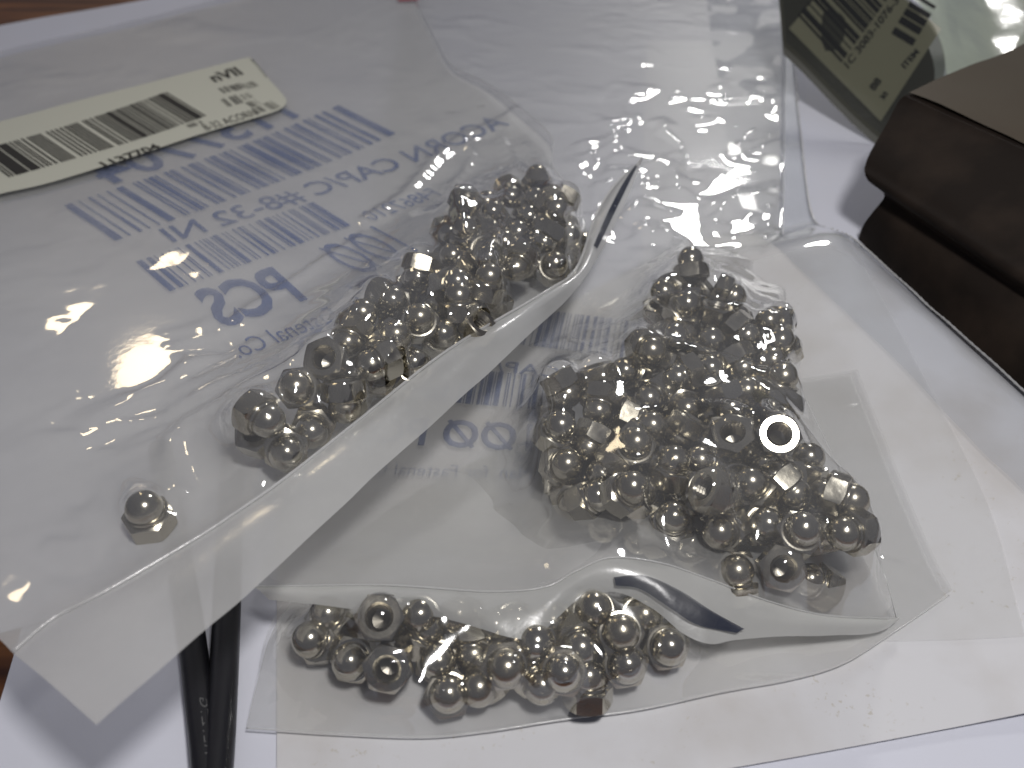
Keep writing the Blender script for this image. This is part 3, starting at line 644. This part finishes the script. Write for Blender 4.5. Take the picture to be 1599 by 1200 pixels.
GROUP = {1: 'acorn nuts heaped in the upper left bag', 2: 'acorn nuts heaped in the right-hand bag', 3: 'acorn nuts heaped in the bottom bag'}
COMMON = {1: 'shiny nickel acorn nut in the crowded heap inside the upper left bag', 2: 'shiny nickel acorn nut in the crowded heap inside the right-hand bag', 3: 'shiny nickel acorn nut in the crowded heap inside the bottom bag'}
SHORT = {1: {0: 'lone nut of the upper bag', 1: 'hole-up nut at the upper pile left tip', 5: 'open-holed nut in the upper pile middle', 9: 'dark nut below the blue print',
    10: 'bright-sided nut of the upper pile', 12: 'topmost nut of the upper bag pile'},
  2: {0: 'topmost nut of the right-hand pile', 1: 'hole-up nut atop the right pile', 4: 'nut with the bright white ring', 5: 'open-holed nut low in the right pile', 6: 'nut on the right rim of the right pile'},
  3: {1: 'open-holed nut of the bottom bag', 2: 'hole-up nut under the flap', 6: 'right-tipped front nut of the bottom bag', 14: 'rightmost dome of the bottom bag', 16: 'leftmost nut of the bottom bag'}}
WAY = ['right of', 'below and right of', 'below', 'below and left of', 'left of', 'above and left of', 'above', 'above and right of']
def project(p):
    q1, q2 = p[1], p[2] - CAM_H; zc = q1 * math.cos(TILT) - q2 * math.sin(TILT)
    return np.array([799.5 + F_PX * p[0] / zc, 600 + F_PX * (-q1 * math.sin(TILT) - q2 * math.cos(TILT)) / zc, zc])
for b, rows in NUTS.items():                       # nuts next to a striking one are told by it
    pr = [project(r) for r in rows]; cand = []
    seen = [not any(k != i and pr[k][2] < pr[i][2] - 2 and np.hypot(*(pr[k][:2] - pr[i][:2])) < 26 for k in range(len(rows))) for i in range(len(rows))]
    for s, words in SHORT[b].items():
        for i in range(len(rows)):
            if i in SPECIAL[b] or not seen[i]: continue
            d = pr[i][:2] - pr[s][:2]; n = np.hypot(*d)
            if n < 105: cand.append((n, s, int(round(math.degrees(math.atan2(d[1], d[0])) / 45)) % 8, i, words))
    used = set()
    for n, s, w, i, words in sorted(cand):
        if (s, w) in used or i in SPECIAL[b]: continue
        used.add((s, w)); SPECIAL[b][i] = 'acorn nut ' + WAY[w] + ' the ' + words
for b, rows in NUTS.items():
    for i, row in enumerate(rows):
        lab = SPECIAL[b].get(i)
        nut(row, lab or COMMON[b], GROUP[b])

# ------------------------------------------------------------------ printing
def text_points(body, bold=0.0):
    cu = bpy.data.curves.new('text', 'FONT'); cu.body = body; cu.size = 1; cu.offset = bold; cu.resolution_u = 3
    o = bpy.data.objects.new('text', cu); COL.objects.link(o)
    dg = bpy.context.evaluated_depsgraph_get(); me = bpy.data.meshes.new_from_object(o.evaluated_get(dg))
    bpy.data.objects.remove(o)
    bm = bmesh.new(); bm.from_mesh(me); bmesh.ops.triangulate(bm, faces=bm.faces)
    V = np.array([v.co[:2] for v in bm.verts]); bm.verts.index_update(); Fc = [[v.index for v in f.verts] for f in bm.faces]; bm.free()
    return V, Fc
def bar_points(pattern):
    """barcode of narrow and wide bars in a unit box"""
    V, Fc, x = [], [], 0.0
    for k, w in enumerate(pattern):
        if k % 2 == 0:
            n = len(V)
            for y0, y1 in ((0, .25), (.25, .5), (.5, .75), (.75, 1)):
                m = len(V); V += [(x, y0), (x + w, y0), (x + w, y1), (x, y1)]; Fc.append([m, m + 1, m + 2, m + 3])
        x += w
    V = np.array(V, float); V[:, 0] /= x
    return V, Fc
def bars(n, seed, wide=.3):
    r = random.Random(seed); out = []
    for k in range(n): out.append(r.choice((1, 1, 1, 1.8, 2.6)) if r.random() < .75 else r.choice((3.6, 4.5)))
    return out
def stamp(name, shape, p0, p1, height, surf, mat, parent, mirror=False, off=.4, fit=True, slant=None):
    """lay a flat print on a surface: baseline from p0 to p1 (photo points), letters height mm tall"""
    V, Fc = shape; V = V.copy()
    lo, hi = V.min(0), V.max(0); V = (V - lo) / (hi - lo)
    if mirror: V[:, 0] = 1 - V[:, 0]; Fc = [f[::-1] for f in Fc]
    a, b = Pf(*p0, off, surf), Pf(*p1, off, surf); d = b[:2] - a[:2]
    up = np.array([-d[1], d[0]]) / np.linalg.norm(d)
    W = []
    for s, t in V:
        q = a[:2] + d * s + up * (height * t); W.append((q[0], q[1], float(surf(q[0], q[1])) + off))
    return mesh_obj(name, W, Fc, mat, parent, smooth=False)

# ------------------------------------------------------------------ the bottom bag
n3, n2, n1 = NUTS[3], NUTS[2], NUTS[1]
def add_creases(g, lines, zdef, floor=floor_zero):
    X, Y = g[:, :, 0], g[:, :, 1]
    for amp, w, line in lines:
        ln = [Pf(u, v, zdef, floor) for u, v in line]
        ln = list(resample(ln, 8 * len(ln), False)); 
        for k in range(len(ln)): ln[k] = ln[k] + np.array([.35 * math.sin(k * 1.9), .35 * math.cos(k * 2.3), 0])
        d = line_dist(X, Y, ln)
        g[:, :, 2] += amp * (.75 * np.exp(-(d / (1.35 * w))**2) + .25 * np.exp(-d / w))
    return g
def fade_edge(n, m, k=6):
    i = np.minimum(np.arange(n), np.arange(n)[::-1])[:, None]; j = np.minimum(np.arange(m), np.arange(m)[::-1])[None]
    return np.clip(np.minimum(i, j) / k, 0, 1)

bag3 = thing('polythene_bag', 'clear poly bag of nuts at the bottom, partly under the folded flap', 'bag')
B3b = [(385, 1137, 1), (520, 1146, 1), (660, 1151, 1), (760, 1142, 1), (870, 1125, 1), (1000, 1108, 1), (1130, 1080, 1), (1240, 1060, 1), (1320, 1035, 1), (1400, 985, 1), (1482, 930, 1)]
B3t = [(520, 860, 1.2), (700, 740, 1.2), (1000, 620, 1.2), (1330, 600, 1.2)]
B3l = [(385, 1137, 1), (400, 1070, 1.5), (430, 965, 3), (520, 860, 1.2)]; B3r = [(1482, 930, 1), (1440, 850, 1), (1330, 600, 1.2)]
ns, nt_ = 260, 150
g = coons(side(B3b), side(B3t), side(B3l), side(B3r), ns, nt_)
back = g.copy(); back[:, :, 2] = 1.3 + .06 * vnoise(back[:, :, 0] / 12, back[:, :, 1] / 12, 6) + roll(back[:, :, 0], back[:, :, 1])
mesh_obj('back_film', back[::4, ::4].reshape(-1, 3), grid_faces(*back[::4, ::4].shape[:2]), M_film_back, bag3)
X, Y = g[:, :, 0], g[:, :, 1]
g[:, :, 2] = np.maximum(g[:, :, 2] + .7, 1.65) + roll(X, Y)
obs = obstacle(X, Y, [r for r in n3 if P(0, 860)[1] > r[1]], 1.65 + roll(X, Y))
z = membrane(g[:, :, 2], obs, 500, .004); g[:, :, 2] = blur(z, 3)
fe = fade_edge(ns, nt_)
g[:, :, 2] += fe * (.25 * vnoise(X / 7, Y / 7, 11) + 1.6 * (crumple(X / 12, Y / 9, 2) - .4) * (.3 + .7 * (g[:, :, 2] < 5)))
g = add_creases(g, [(.9, 1.2, [(640, 1075), (652, 1100), (668, 1118), (665, 1150)]), (.8, 1.0, [(520, 1070), (600, 1098), (660, 1110), (690, 1108)]), (1.2, 1.6, [(815, 1086), (900, 1082), (980, 1072), (1035, 1066)]),
    (.6, 1.0, [(1080, 1080), (1100, 1062), (1180, 1058), (1270, 1056)]), (.7, 1.2, [(1385, 870), (1430, 890), (1470, 922)])], 4)
g[:, :, 2] = blur(np.maximum(g[:, :, 2], obs), 1)
mesh_obj('front_film', g.reshape(-1, 3), grid_faces(ns, nt_), M_film_low, bag3)
tube(resample(side([(u, v, 1.75) for u, v, _ in B3b]), 160), .14, M_bead, 'welded_seam', bag3, 6)

# ------------------------------------------------------------------ the right-hand bag
bag2 = thing('polythene_bag', 'hazy poly bag with the biggest heap of nuts, right of centre', 'bag')
SEAL2 = [(395, 917, 13), (600, 915, 14.5), (760, 925, 15), (850, 918, 15.5), (900, 893, 16), (955, 872, 16), (1030, 880, 15), (1100, 903, 13), (1200, 940, 10), (1290, 962, 7), (1400, 967, 3)]
R2 = [(1400, 967, 3), (1382, 900, 8), (1342, 800, 9), (1276, 660, 9), (1250, 600, 8.5), (1232, 500, 7), (1222, 400, 3.5), (1224, 300, 3), (1226, 100, 2.5), (1229, -60, 2.5)]
L2 = [(395, 917, 13), (480, 700, 3), (560, 450, 2.5), (600, 200, 2.5), (640, -60, 2.5)]
T2 = [(640, -60, 2.5), (900, -60, 2.5), (1229, -60, 2.5)]
ns, nt_ = 300, 330
g = coons(side(SEAL2), side(T2), side(L2), side(R2), ns, nt_)
X, Y = g[:, :, 0], g[:, :, 1]
back = g.copy(); back[:, :, 2] = np.minimum(g[:, :, 2] - .3, 2.15 + .06 * vnoise(X / 12, Y / 12, 6)); back[:, :6, 2] = g[:, :6, 2] - .3
for j in range(6, 40): back[:, j, 2] = 2.15 + (back[:, 5, 2] - 2.15) * (1 - (j - 5) / 35)**1.5
mesh_obj('back_film', back[::4, ::4].reshape(-1, 3), grid_faces(*back[::4, ::4].shape[:2]), M_film_back, bag2)
obs = obstacle(X, Y, n2, 2.7)
g[:, :, 2] = np.maximum(g[:, :, 2], 2.7)
z = membrane(g[:, :, 2], obs, 700, .003); g[:, :, 2] = blur(z, 3)
fe = fade_edge(ns, nt_)
zone = np.clip(sum(blob(X, Y, P(u, v, 3), r) for u, v, r in [(1060, 190, 24), (1170, 200, 24), (1000, 330, 22), (1120, 340, 26), (1190, 370, 18), (960, 240, 16)]), 0, 1)
low = np.clip((6 - obs) / 4, 0, 1)
g[:, :, 2] += fe * (.5 * vnoise(X / 34, Y / 26, 21) + (.5 + 1.0 * low) * (crumple(X / 18, Y / 12, 22) - .5) + zone * 7.5 * (crumple(X / 11, Y / 8.5, 27) - .5) + (.35 + .5 * low) * (crumple(X / 8, Y / 6, 25) - .5))
g = add_creases(g, [(1.3, 1.5, [(930, 508), (1000, 514), (1080, 520), (1150, 522), (1225, 535)]), (1.2, 1.5, [(985, 585), (1060, 596), (1120, 612), (1180, 630), (1240, 642)]), (.9, 1.4, [(900, 800), (1000, 792), (1100, 812)]),
    (1.0, 1.4, [(760, 640), (830, 636), (900, 640)]), (.8, 1.3, [(880, 512), (905, 535)]), (1.2, 1.4, [(1140, 460), (1190, 478), (1225, 520)]), (1.0, 1.5, [(980, 700), (1050, 690), (1140, 715)]), (.8, 1.3, [(1180, 640), (1240, 720), (1310, 830)])], 10)
g[:, :, 2] = blur(np.maximum(g[:, :, 2], obs), 1)
mesh_obj('front_film', g.reshape(-1, 3), grid_faces(ns, nt_), M_film, bag2)
tube(resample(side([(u, v, max(z, 2.8)) for u, v, z in R2]), 120), .12, M_bead, 'welded_edge', bag2, 6)
CUT2 = [(420, 937, 12), (520, 948, 13), (640, 957, 13), (720, 973, 13.5), (790, 995, 13.5), (835, 996, 13.5), (870, 966, 13.5), (903, 938, 13.5), (960, 925, 13), (1016, 949, 12), (1067, 989, 10.5), (1110, 1006, 9.5), (1150, 999, 8.5), (1228, 994, 7), (1363, 989, 3.5), (1403, 969, 3)]
fl, fg = ruled('flap', side(SEAL2), side(CUT2), 240, 16, film('milky_flap', haze=.72, rough=.2, bump=.2, haze_col=(.82, .82, .79)), bag2, .25, 0, .8, 3)
tube(resample(side(SEAL2), 200) + np.array([0, 0, .2]), .18, M_bead, 'welded_seam', bag2, 6)
ruled('printed_stripe', side([(958, 904, 14.9), (1005, 901, 14.6), (1060, 924, 13.6), (1110, 956, 12), (1162, 985, 9.6)]), side([(961, 917, 14.4), (1000, 923, 14.0), (1050, 955, 12.8), (1090, 979, 11.3), (1150, 991, 9.6)]), 40, 5, M_stripe, bag2, 0, .5, .25)
f2 = lambda x, y: 2.15
def print2(body, p0, p1, h, bold=.0): stamp('printed_text', text_points(body, bold), p0, p1, h, f2, M_ink_faint, bag2, True, .25)
stamp('printed_barcode', bar_points(bars(64, 4)), (790, 535), (983, 560), 15, f2, M_ink_faint, bag2, True, .25)
print2('ACORN CAP/C #8-32 NI', (560, 560), (1060, 612), 4.6, .01)
stamp('printed_barcode', bar_points(bars(60, 5)), (600, 620), (845, 640), 12, f2, M_ink_faint, bag2, True, .25)
print2('1\u00d8\u00d8 PCS', (545, 690), (830, 706), 9, .02)
print2('Man. for Fastenal Co.', (560, 740), (830, 748), 3.4)

# ------------------------------------------------------------------ the upper left bag
f1 = floor_upper
bag1 = thing('polythene_bag', 'hazy poly bag with barcode sticker and blue back print, upper left', 'bag')
SEAL1 = [(20, 1020, 2.5), (84, 967, 3), (169, 923, 3.6), (294, 850, 4.4), (360, 808, 5), (450, 745, 5.8), (560, 658, 6.8), (700, 548, 7.5), (850, 458, 8), (905, 412, 8)]
R1 = [(905, 412, 6), (914, 352, 6), (895, 300, 5), (862, 258, 4), (860, 212, 4), (810, 166, 4), (760, 130, 3), (705, 102, 2), (680, 60, 1.5), (650, 0, 1.5), (625, -75, 1.5)]
L1 = [(20, 1020, 2.5), (0, 996, 2.5), (-90, 880, 2.5), (-210, 600, 2), (-230, 150, 1.2)]
T1 = [(-230, 150, 1.2), (0, 80, 1.2), (200, 34, 1.2), (350, -4, 1.2), (500, -40, 1.2), (625, -75, 1.5)]
ns, nt_ = 330, 260
g = coons(side(SEAL1, f1), side(T1, f1), side(L1, f1), side(R1, f1), ns, nt_)
X, Y = g[:, :, 0], g[:, :, 1]
base = f1(X, Y)
back = g.copy(); back[:, :, 2] = base - .1 + .15 * vnoise(X / 14, Y / 14, 31); back[:, :3, 2] = g[:, :3, 2] - .2; back[:, -3:, 2] = g[:, -3:, 2] - .3
mesh_obj('back_film', back[::4, ::4].reshape(-1, 3), grid_faces(*back[::4, ::4].shape[:2]), M_milky, bag1)
obs = obstacle(X, Y, n1, 0) ; obs = np.maximum(obs, base + .9)
z = membrane(g[:, :, 2], obs, 900, .0015); g[:, :, 2] = blur(z, 3)
fe = fade_edge(ns, nt_)
zoneA = np.clip(blob(X, Y, Pf(250, 580, 3, f1), 17) + blob(X, Y, Pf(170, 640, 3, f1), 10) + blob(X, Y, Pf(320, 540, 3, f1), 10), 0, 1)
zoneB = np.clip(blob(X, Y, Pf(110, 860, 3, f1), 12) + blob(X, Y, Pf(130, 810, 3, f1), 8), 0, 1)
zoneC = np.clip(blob(X, Y, Pf(650, 80, 3, f1), 16) + blob(X, Y, Pf(750, 200, 3, f1), 16), 0, 1)
lab = np.clip(1.2 - 1.2 * (blob(X, Y, Pf(60, 230, 3, f1), 40) + blob(X, Y, Pf(250, 190, 3, f1), 40) + blob(X, Y, Pf(400, 140, 3, f1), 30)), 0, 1)
g[:, :, 2] += fe * lab * (.7 * vnoise(X / 26, Y / 20, 41) + 1.1 * (crumple(X / 22, Y / 17, 42) - .5) + zoneA * 5.0 * (crumple(X / 10, Y / 9, 43) - .5) + zoneB * 3.2 * (crumple(X / 10, Y / 9, 44) - .5) + zoneC * 3.2 * (crumple(X / 14, Y / 12, 45) - .5) + .35 * (crumple(X / 8, Y / 7, 46) - .5))
g = add_creases(g, [
    (1.5, 1.3, [(780, 192), (803, 250), (812, 287), (797, 320), (787, 365), (778, 399), (773, 444), (763, 478), (756, 488)]),
    (1.5, 1.3, [(756, 488), (739, 467), (727, 420), (714, 358), (704, 321), (700, 287), (722, 260), (738, 233), (726, 206)]),
    (2.2, 2.2, [(803, 166), (726, 196), (679, 233), (631, 287), (574, 320)]),
    (1.4, 1.5, [(577, 516), (567, 555), (547, 579), (507, 597), (456, 613), (371, 633), (287, 646), (260, 670), (260, 694), (267, 731), (279, 765)]),
    (.9, 1.4, [(120, 665), (170, 640), (235, 628), (330, 598), (400, 580)]), (1.0, 1.6, [(860, 300), (835, 260), (820, 215)]),
    (.9, 1.5, [(560, 345), (480, 400), (400, 450), (350, 485)]), (.8, 1.4, [(60, 830), (130, 835), (190, 850)])], 6, f1)
g[:, :, 2] = blur(np.maximum(g[:, :, 2], obs), 1)
mesh_obj('front_film', g.reshape(-1, 3), grid_faces(ns, nt_), M_film, bag1)
tube(resample(side(R1, f1), 120), .12, M_bead, 'welded_edge', bag1, 6)
SEALF = SEAL1[:-1] + [(900, 420, 6.5), (930, 338, 11), (962, 288, 15), (1001, 253, 19)]
CUT1 = [(152, 1134, 3), (260, 1040, 4), (380, 932, 4.5), (500, 822, 5), (640, 692, 5), (760, 585, 5), (850, 500, 5), (905, 446, 7), (945, 382, 8), (976, 318, 14), (1003, 252, 19)]
fl, fg1 = ruled('flap', side(SEALF, f1), side(CUT1, f1), 260, 16, M_seal, bag1, .5, 0, 1.5, 5)
tube(resample(side(SEALF, f1), 220) + np.array([0, 0, .3]), .32, M_bead, 'welded_seam', bag1, 6)
i0 = int(.80 * 260); sub = fg1[i0:254, 8:13].copy(); sub[:, :, 2] += .45; sub[:, :, 0] += .1
mesh_obj('printed_stripe', sub.reshape(-1, 3), grid_faces(*sub.shape[:2]), M_stripe, bag1)
# blue print on the back film, seen mirrored
def print1(body, p0, p1, h, bold=.0): stamp('printed_text', text_points(body, bold), p0, p1, h, f1, M_ink, bag1, True, .35)
print1('1137704', (172, 290), (470, 182), 21, .02)
stamp('printed_barcode', bar_points([5] + bars(70, 11)[1:]), (180, 376), (618, 208), 31, f1, M_ink, bag1, True, .35)
print1('ACORN CAP/C #8-32 NI', (273, 381), (800, 196), 11, .012)
stamp('printed_barcode', bar_points([5] + bars(66, 12)[1:]), (265, 455), (548, 352), 20, f1, M_ink, bag1, True, .35)
print1('F4867210', (582, 345), (690, 305), 6.75, 0)
print1('PCS', (350, 514), (482, 468), 21, .03)
print1('1\u00d8\u00d8', (567, 432), (655, 392), 21, .0)
print1('Man. for Fastenal Co.', (375, 560), (640, 455), 6.9, 0)
# the barcode sticker on the front
on_top = lambda x, y: float(f1(x, y)) + 1.7
def on_bag(pts): return [Pf(u, v, .5, on_top) for u, v in pts]
lb = coons(on_bag([(-130, 335), (0, 303), (60, 290), (130, 270), (300, 214), (425, 176), (445, 165)]), on_bag([(-130, 222), (0, 190), (120, 158), (250, 125), (378, 92), (386, 92)]), on_bag([(-130, 335), (-130, 222)]), on_bag([(445, 165), (446, 154), (420, 124), (394, 97), (386, 92)]), 80, 16)
for i in range(80):
    for j in range(16): lb[i, j, 2] = on_top(lb[i, j, 0], lb[i, j, 1]) + .5
lv = lb.reshape(-1, 3)
sticker = mesh_obj('sticker', np.vstack([lv]), grid_faces(80, 16), M_label, bag1)
sticker['label'] = 'cream paper sticker with a black barcode'
def on_label(name, shape, p0, p1, h, mat): stamp(name, shape, p0, p1, h, on_top, mat, sticker, False, .62)
pat = [1.25, 0.85, 1.25, 1.02, 8, 1.02, 6, 1.19, 1.25, 1.36, 1.25, 0.85, 1.25, 1.87, 1.5, 2.04, 1.25, 0.77, 1.25, 0.77, 1.25, 0.77, 1.25, 0.77, 1.25, 3.4, 1.38, 1.61, 1.38, 1.61, 1.38, 1.7, 1.38, 1.61, 1.5, 0.85, 1.25, 0.77, 1.25, 0.77, 1.25, 0.77, 1.25, 3.23, 1.38, 0.85, 1.38, 1.61, 1.38, 1.87, 1.25, 0.77, 1.25, 0.77, 1.25, 0.77, 1.25, 0.77, 4.5, 0.94, 1.25, 0.94, 2.5, 0.94, 1.5, 0.94, 1.12, 0.85, 1.25, 1.02, 2.5, 0.85, 1.38, 0.85, 1.5, 1.19, 1.25, 1.87, 1.25, 1.87, 1.5, 0.85, 1.5, 0.85, 1.62, 0.85, 5.5, 1.02, 1.25]
on_label('barcode', bar_points(pat), (14, 277), (322, 181), 27, M_black)
on_label('printed_text', text_points('1137704', .03), (166, 261), (254, 231), 5, M_black)
on_label('printed_text', text_points('8-32 ACORN'), (323, 204), (404, 179), 5.12, M_black)
on_label('printed_text', text_points('nVII', .03), (336, 129), (381, 116), 8, M_black)
for (u0, v0, u1, v1, h) in ((350, 146, 366, 141, 3.2), (368, 142, 384, 137, 3.2), (389, 139, 404, 134, 3.2), (357, 167, 381, 160, 4.5), (384, 156, 396, 152, 3), (394, 168, 408, 163, 3), (402, 178, 416, 173, 3), (425, 172, 438, 167, 4), (296, 200, 318, 193, 1.8)):
    r = bars(9, int(u0)); V, Fc = bar_points(r); on_label('small_print', (V, Fc), (u0, v0), (u1, v1), h * 1.6, M_grey_print)

# ------------------------------------------------------------------ cables
def cable(name, pts, r, label):
    t = thing(name, label, 'cable', 'black cables at the lower left')
    p = resample([P(*q) for q in pts], 60); tube(p, r, M_cable, 'sheath', t, 24)
    return t, p
c1, p1_ = cable('cable', [(335, 1400, 2.7), (322, 1200, 2.7), (312, 1100, 2.7), (300, 1000, 2.8), (285, 900, 2.9), (250, 700, 3)], 2.6, 'left black rubber cable with faint lettering, running under the upper bag')
cable('cable', [(320, 1400, 2.9), (340, 1200, 2.9), (348, 1080, 2.9), (354, 960, 3.0), (360, 800, 3), (366, 650, 3)], 2.65, 'right black rubber cable, glossy, between the left cable and the white paper')
V, Fc = text_points('HLTZTG')
V = (V - V.min(0)) / (V.max(0) - V.min(0)); W = []
pa, pb = P(331, 1180, 4.6), P(324, 1092, 4.6); d = pb - pa; s = np.cross(d / np.linalg.norm(d), (0, 0, 1))
for a_, b_ in V:
    ph = .15 + b_ * .6; W.append(pa + d * a_ - np.array([0, 0, 1.9]) + s * (-0.2) * 0 + np.array([0, 0, 0]) )
    W[-1] = pa + d * a_; c0 = np.array([W[-1][0], W[-1][1], 2.7]); cx = np.interp(c0[1], p1_[:, 1], p1_[:, 0]); ang = .55 + (1 - b_) * -.55 + .2
    W[-1] = np.array([cx + 2.64 * math.sin(ang), c0[1], 2.7 + 2.64 * math.cos(ang)])
mesh_obj('moulded_lettering', W, Fc, M_cable_print, c1, smooth=False)

# ------------------------------------------------------------------ brown box at the right
M_box = plain('dark_brown_plastic', (.013, .0085, .006), .8, bump=(160, .4, .0005, 7), mottle=(55, .8, (.04, .027, .019)))
M_box.node_tree.nodes['Principled BSDF'].inputs['Specular IOR Level'].default_value = .2
M_lid = plain('tan_brown_top', (.075, .058, .036), .7, bump=(90, .3, .0005, 6), mottle=(40, .6, (.06, .04, .025)))
box = thing('brown_box', 'dark brown stepped box with a tan top at the right edge', 'box')
prof = [(1412, 150, 36), (1402, 160, 34.5), (1385, 193, 31), (1360, 236, 26.5), (1351, 258, 24), (1350, 270, 23), (1357, 284, 21), (1377, 299, 18.5), (1381, 306, 17.2), (1378, 313, 16), (1364, 330, 12.5), (1348, 352, 6), (1340, 374, .2)]
L = resample([P(*q) for q in prof], 60)
ang = np.radians(np.interp(L[:, 2], [0, 16, 36], [163, 156, 145]))
R_ = L + 120 * np.stack([np.sin(ang), np.cos(ang), 0 * ang], 1)
bk = np.array([np.sin(math.radians(55)), np.cos(math.radians(55)), 0]) * 70
cols = [L + (R_ - L) * t for t in np.linspace(0, 1, 8)]
V = np.vstack(cols + [cols[0] + bk, cols[-1] + bk]); n = 60; Fc = []
for k in range(7):
    for j in range(n - 1): Fc.append((k * n + j, k * n + j + 1, (k + 1) * n + j + 1, (k + 1) * n + j))
for j in range(n - 1): Fc.append((8 * n + j, 8 * n + j + 1, j + 1, j)); Fc.append((7 * n + j, 7 * n + j + 1, 9 * n + j + 1, 9 * n + j))
Fc.append((0, 7 * n, 9 * n, 8 * n))
mesh_obj('body', V, Fc, M_box, box, sharp=35)
a, b = L[0] + np.array([1.5, 1, .25]), cols[-1][0] + np.array([1.5, 1, .25])
gx = np.stack([np.stack([a + (b - a) * s + bk * .97 * t + np.array([0, 0, .9 * math.sin(t * 7 + s * 3) * t + .5 * vnoise(np.array(s * 9), np.array(t * 5), 2)]) for t in np.linspace(0, 1, 20)]) for s in np.linspace(0, 1, 24)])
gx[:, :, 2] += .6
mesh_obj('lid', gx.reshape(-1, 3), grid_faces(24, 20), M_lid, box)

# ------------------------------------------------------------------ bag with a label, upper right; its shade is tinted into film and backing
shade_bag = thing('shade_tinted_bag', 'plastic bag with a barcode label, shade tinted into its film, upper right', 'bag')
S_plane = plane((1240, 190, 4), (1240, 0, 32), (1440, 60, 26))
sb = coons([Pf(*q, S_plane) for q in ((1226, 70, 1), (1295, 140, 1), (1400, 235, 1))], [Pf(*q, S_plane) for q in ((1215, -60, 1), (1300, -60, 1), (1385, -60, 1))],
    [Pf(*q, S_plane) for q in ((1226, 70, 1), (1222, 10, 1), (1215, -60, 1))], [Pf(*q, S_plane) for q in ((1400, 235, 1), (1470, 130, 1), (1462, 55, 1), (1420, 0, 1), (1385, -60, 1))], 60, 60)
X, Y = sb[:, :, 0], sb[:, :, 1]
sb[:, :, 2] += 1.6 * vnoise(X / 22, Y / 30, 51) + 2.0 * fade_edge(60, 60) * (crumple(X / 26, Y / 26, 52) - .3) + 1.5
mesh_obj('film', sb.reshape(-1, 3), grid_faces(60, 60), M_shade_film, shade_bag)
M_shade_backing = plain('shade_backing', (.10, .10, .085), .6)  # dark backing colour, deepens the shade painted into the bag
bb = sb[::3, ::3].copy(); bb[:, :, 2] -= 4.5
mesh_obj('back_film', bb.reshape(-1, 3), grid_faces(*bb.shape[:2]), M_shade_backing, shade_bag)
s1 = lambda x, y: float(S_plane(x, y)) - .8
lq = coons([Pf(*q, s1) for q in ((1232, 45, .0), (1375, 190, .0))], [Pf(*q, s1) for q in ((1330, -70, .0), (1470, 45, .0))], [Pf(*q, s1) for q in ((1232, 45, 0), (1330, -70, 0))], [Pf(*q, s1) for q in ((1375, 190, 0), (1470, 45, 0))], 12, 12)
lbl = mesh_obj('label', lq.reshape(-1, 3), grid_faces(12, 12), plain('grey_label_paper', (.60, .59, .48), .6), shade_bag)
def on_shade_bag(name, shape, p0, p1, h, mat=M_black): stamp(name, shape, p0, p1, h, s1, mat, lbl, False, .35)
def quad_stamp(name, shape, c00, c10, c01, mat=M_black):
    V, Fc = shape; V = (V - V.min(0)) / (V.max(0) - V.min(0)); o, a_, b_ = [Pf(*q, .35, s1) for q in (c00, c10, c01)]
    W = [o + (a_ - o) * s + (b_ - o) * t for s, t in V]
    mesh_obj(name, W, Fc, mat, lbl, smooth=False)
quad_stamp('barcode', bar_points(bars(25, 21)), (1314, 98), (1385, 0), (1246, 24))
quad_stamp('printed_text', text_points('1C 3083-1076-3', .02), (1325, 108), (1405, 2), (1317, 99))
quad_stamp('barcode', bar_points(bars(9, 22)), (1425, 72), (1462, 10), (1392, 52))
quad_stamp('printed_text', text_points('ITEM', .03), (1414, 108), (1436, 82), (1407, 102))
quad_stamp('printed_text', text_points('88', .03), (1366, 143), (1378, 127), (1356, 136))
quad_stamp('printed_text', text_points('30', .03), (1380, 157), (1388, 147), (1373, 152))

# ------------------------------------------------------------------ pale crumpled plastic at the far right
M_pale = film('pale_green_film', tint=(.6, .66, .58), haze=.62, haze_col=(.78, .86, .70), rough=.2, bump=.4)
pale = thing('crumpled_wrapper', 'pale greenish plastic wrapper behind the brown box, top right corner', 'wrapper')
pz = lambda x, y: 20.0
pg = coons(side([(1480, 150, 12), (1540, 150, 14), (1640, 160, 14)]), side([(1380, -40, 22), (1480, -50, 24), (1660, -50, 24)]), side([(1480, 150, 12), (1466, 80, 18), (1440, 30, 20), (1380, -40, 22)]), side([(1640, 160, 14), (1650, 60, 18), (1660, -50, 24)]), 70, 50)
X, Y = pg[:, :, 0], pg[:, :, 1]
pg[:, :, 2] += 5 * np.sin((X - 1.0 * Y * .3) / 7) * .5 + 3 * (crumple(X / 16, Y / 30, 61) - .3)
mesh_obj('sheet', pg.reshape(-1, 3), grid_faces(70, 50), M_pale, pale)
# a red scrap at the very top edge
rs = coons(side([(622, 6, 3), (652, 5, 3)]), side([(618, -14, 3), (655, -16, 3)]), side([(622, 6, 3), (618, -14, 3)]), side([(652, 5, 3), (655, -16, 3)]), 8, 6)
rs[:, :, 2] += 1.2 + .3 * vnoise(rs[:, :, 0] / 2, rs[:, :, 1] / 2, 3)
tag(mesh_obj('paper_scrap', rs.reshape(-1, 3), grid_faces(8, 6), plain('red_print', (.55, .03, .06), .5)), 'small red scrap at the top edge above the upper left bag', 'scrap')
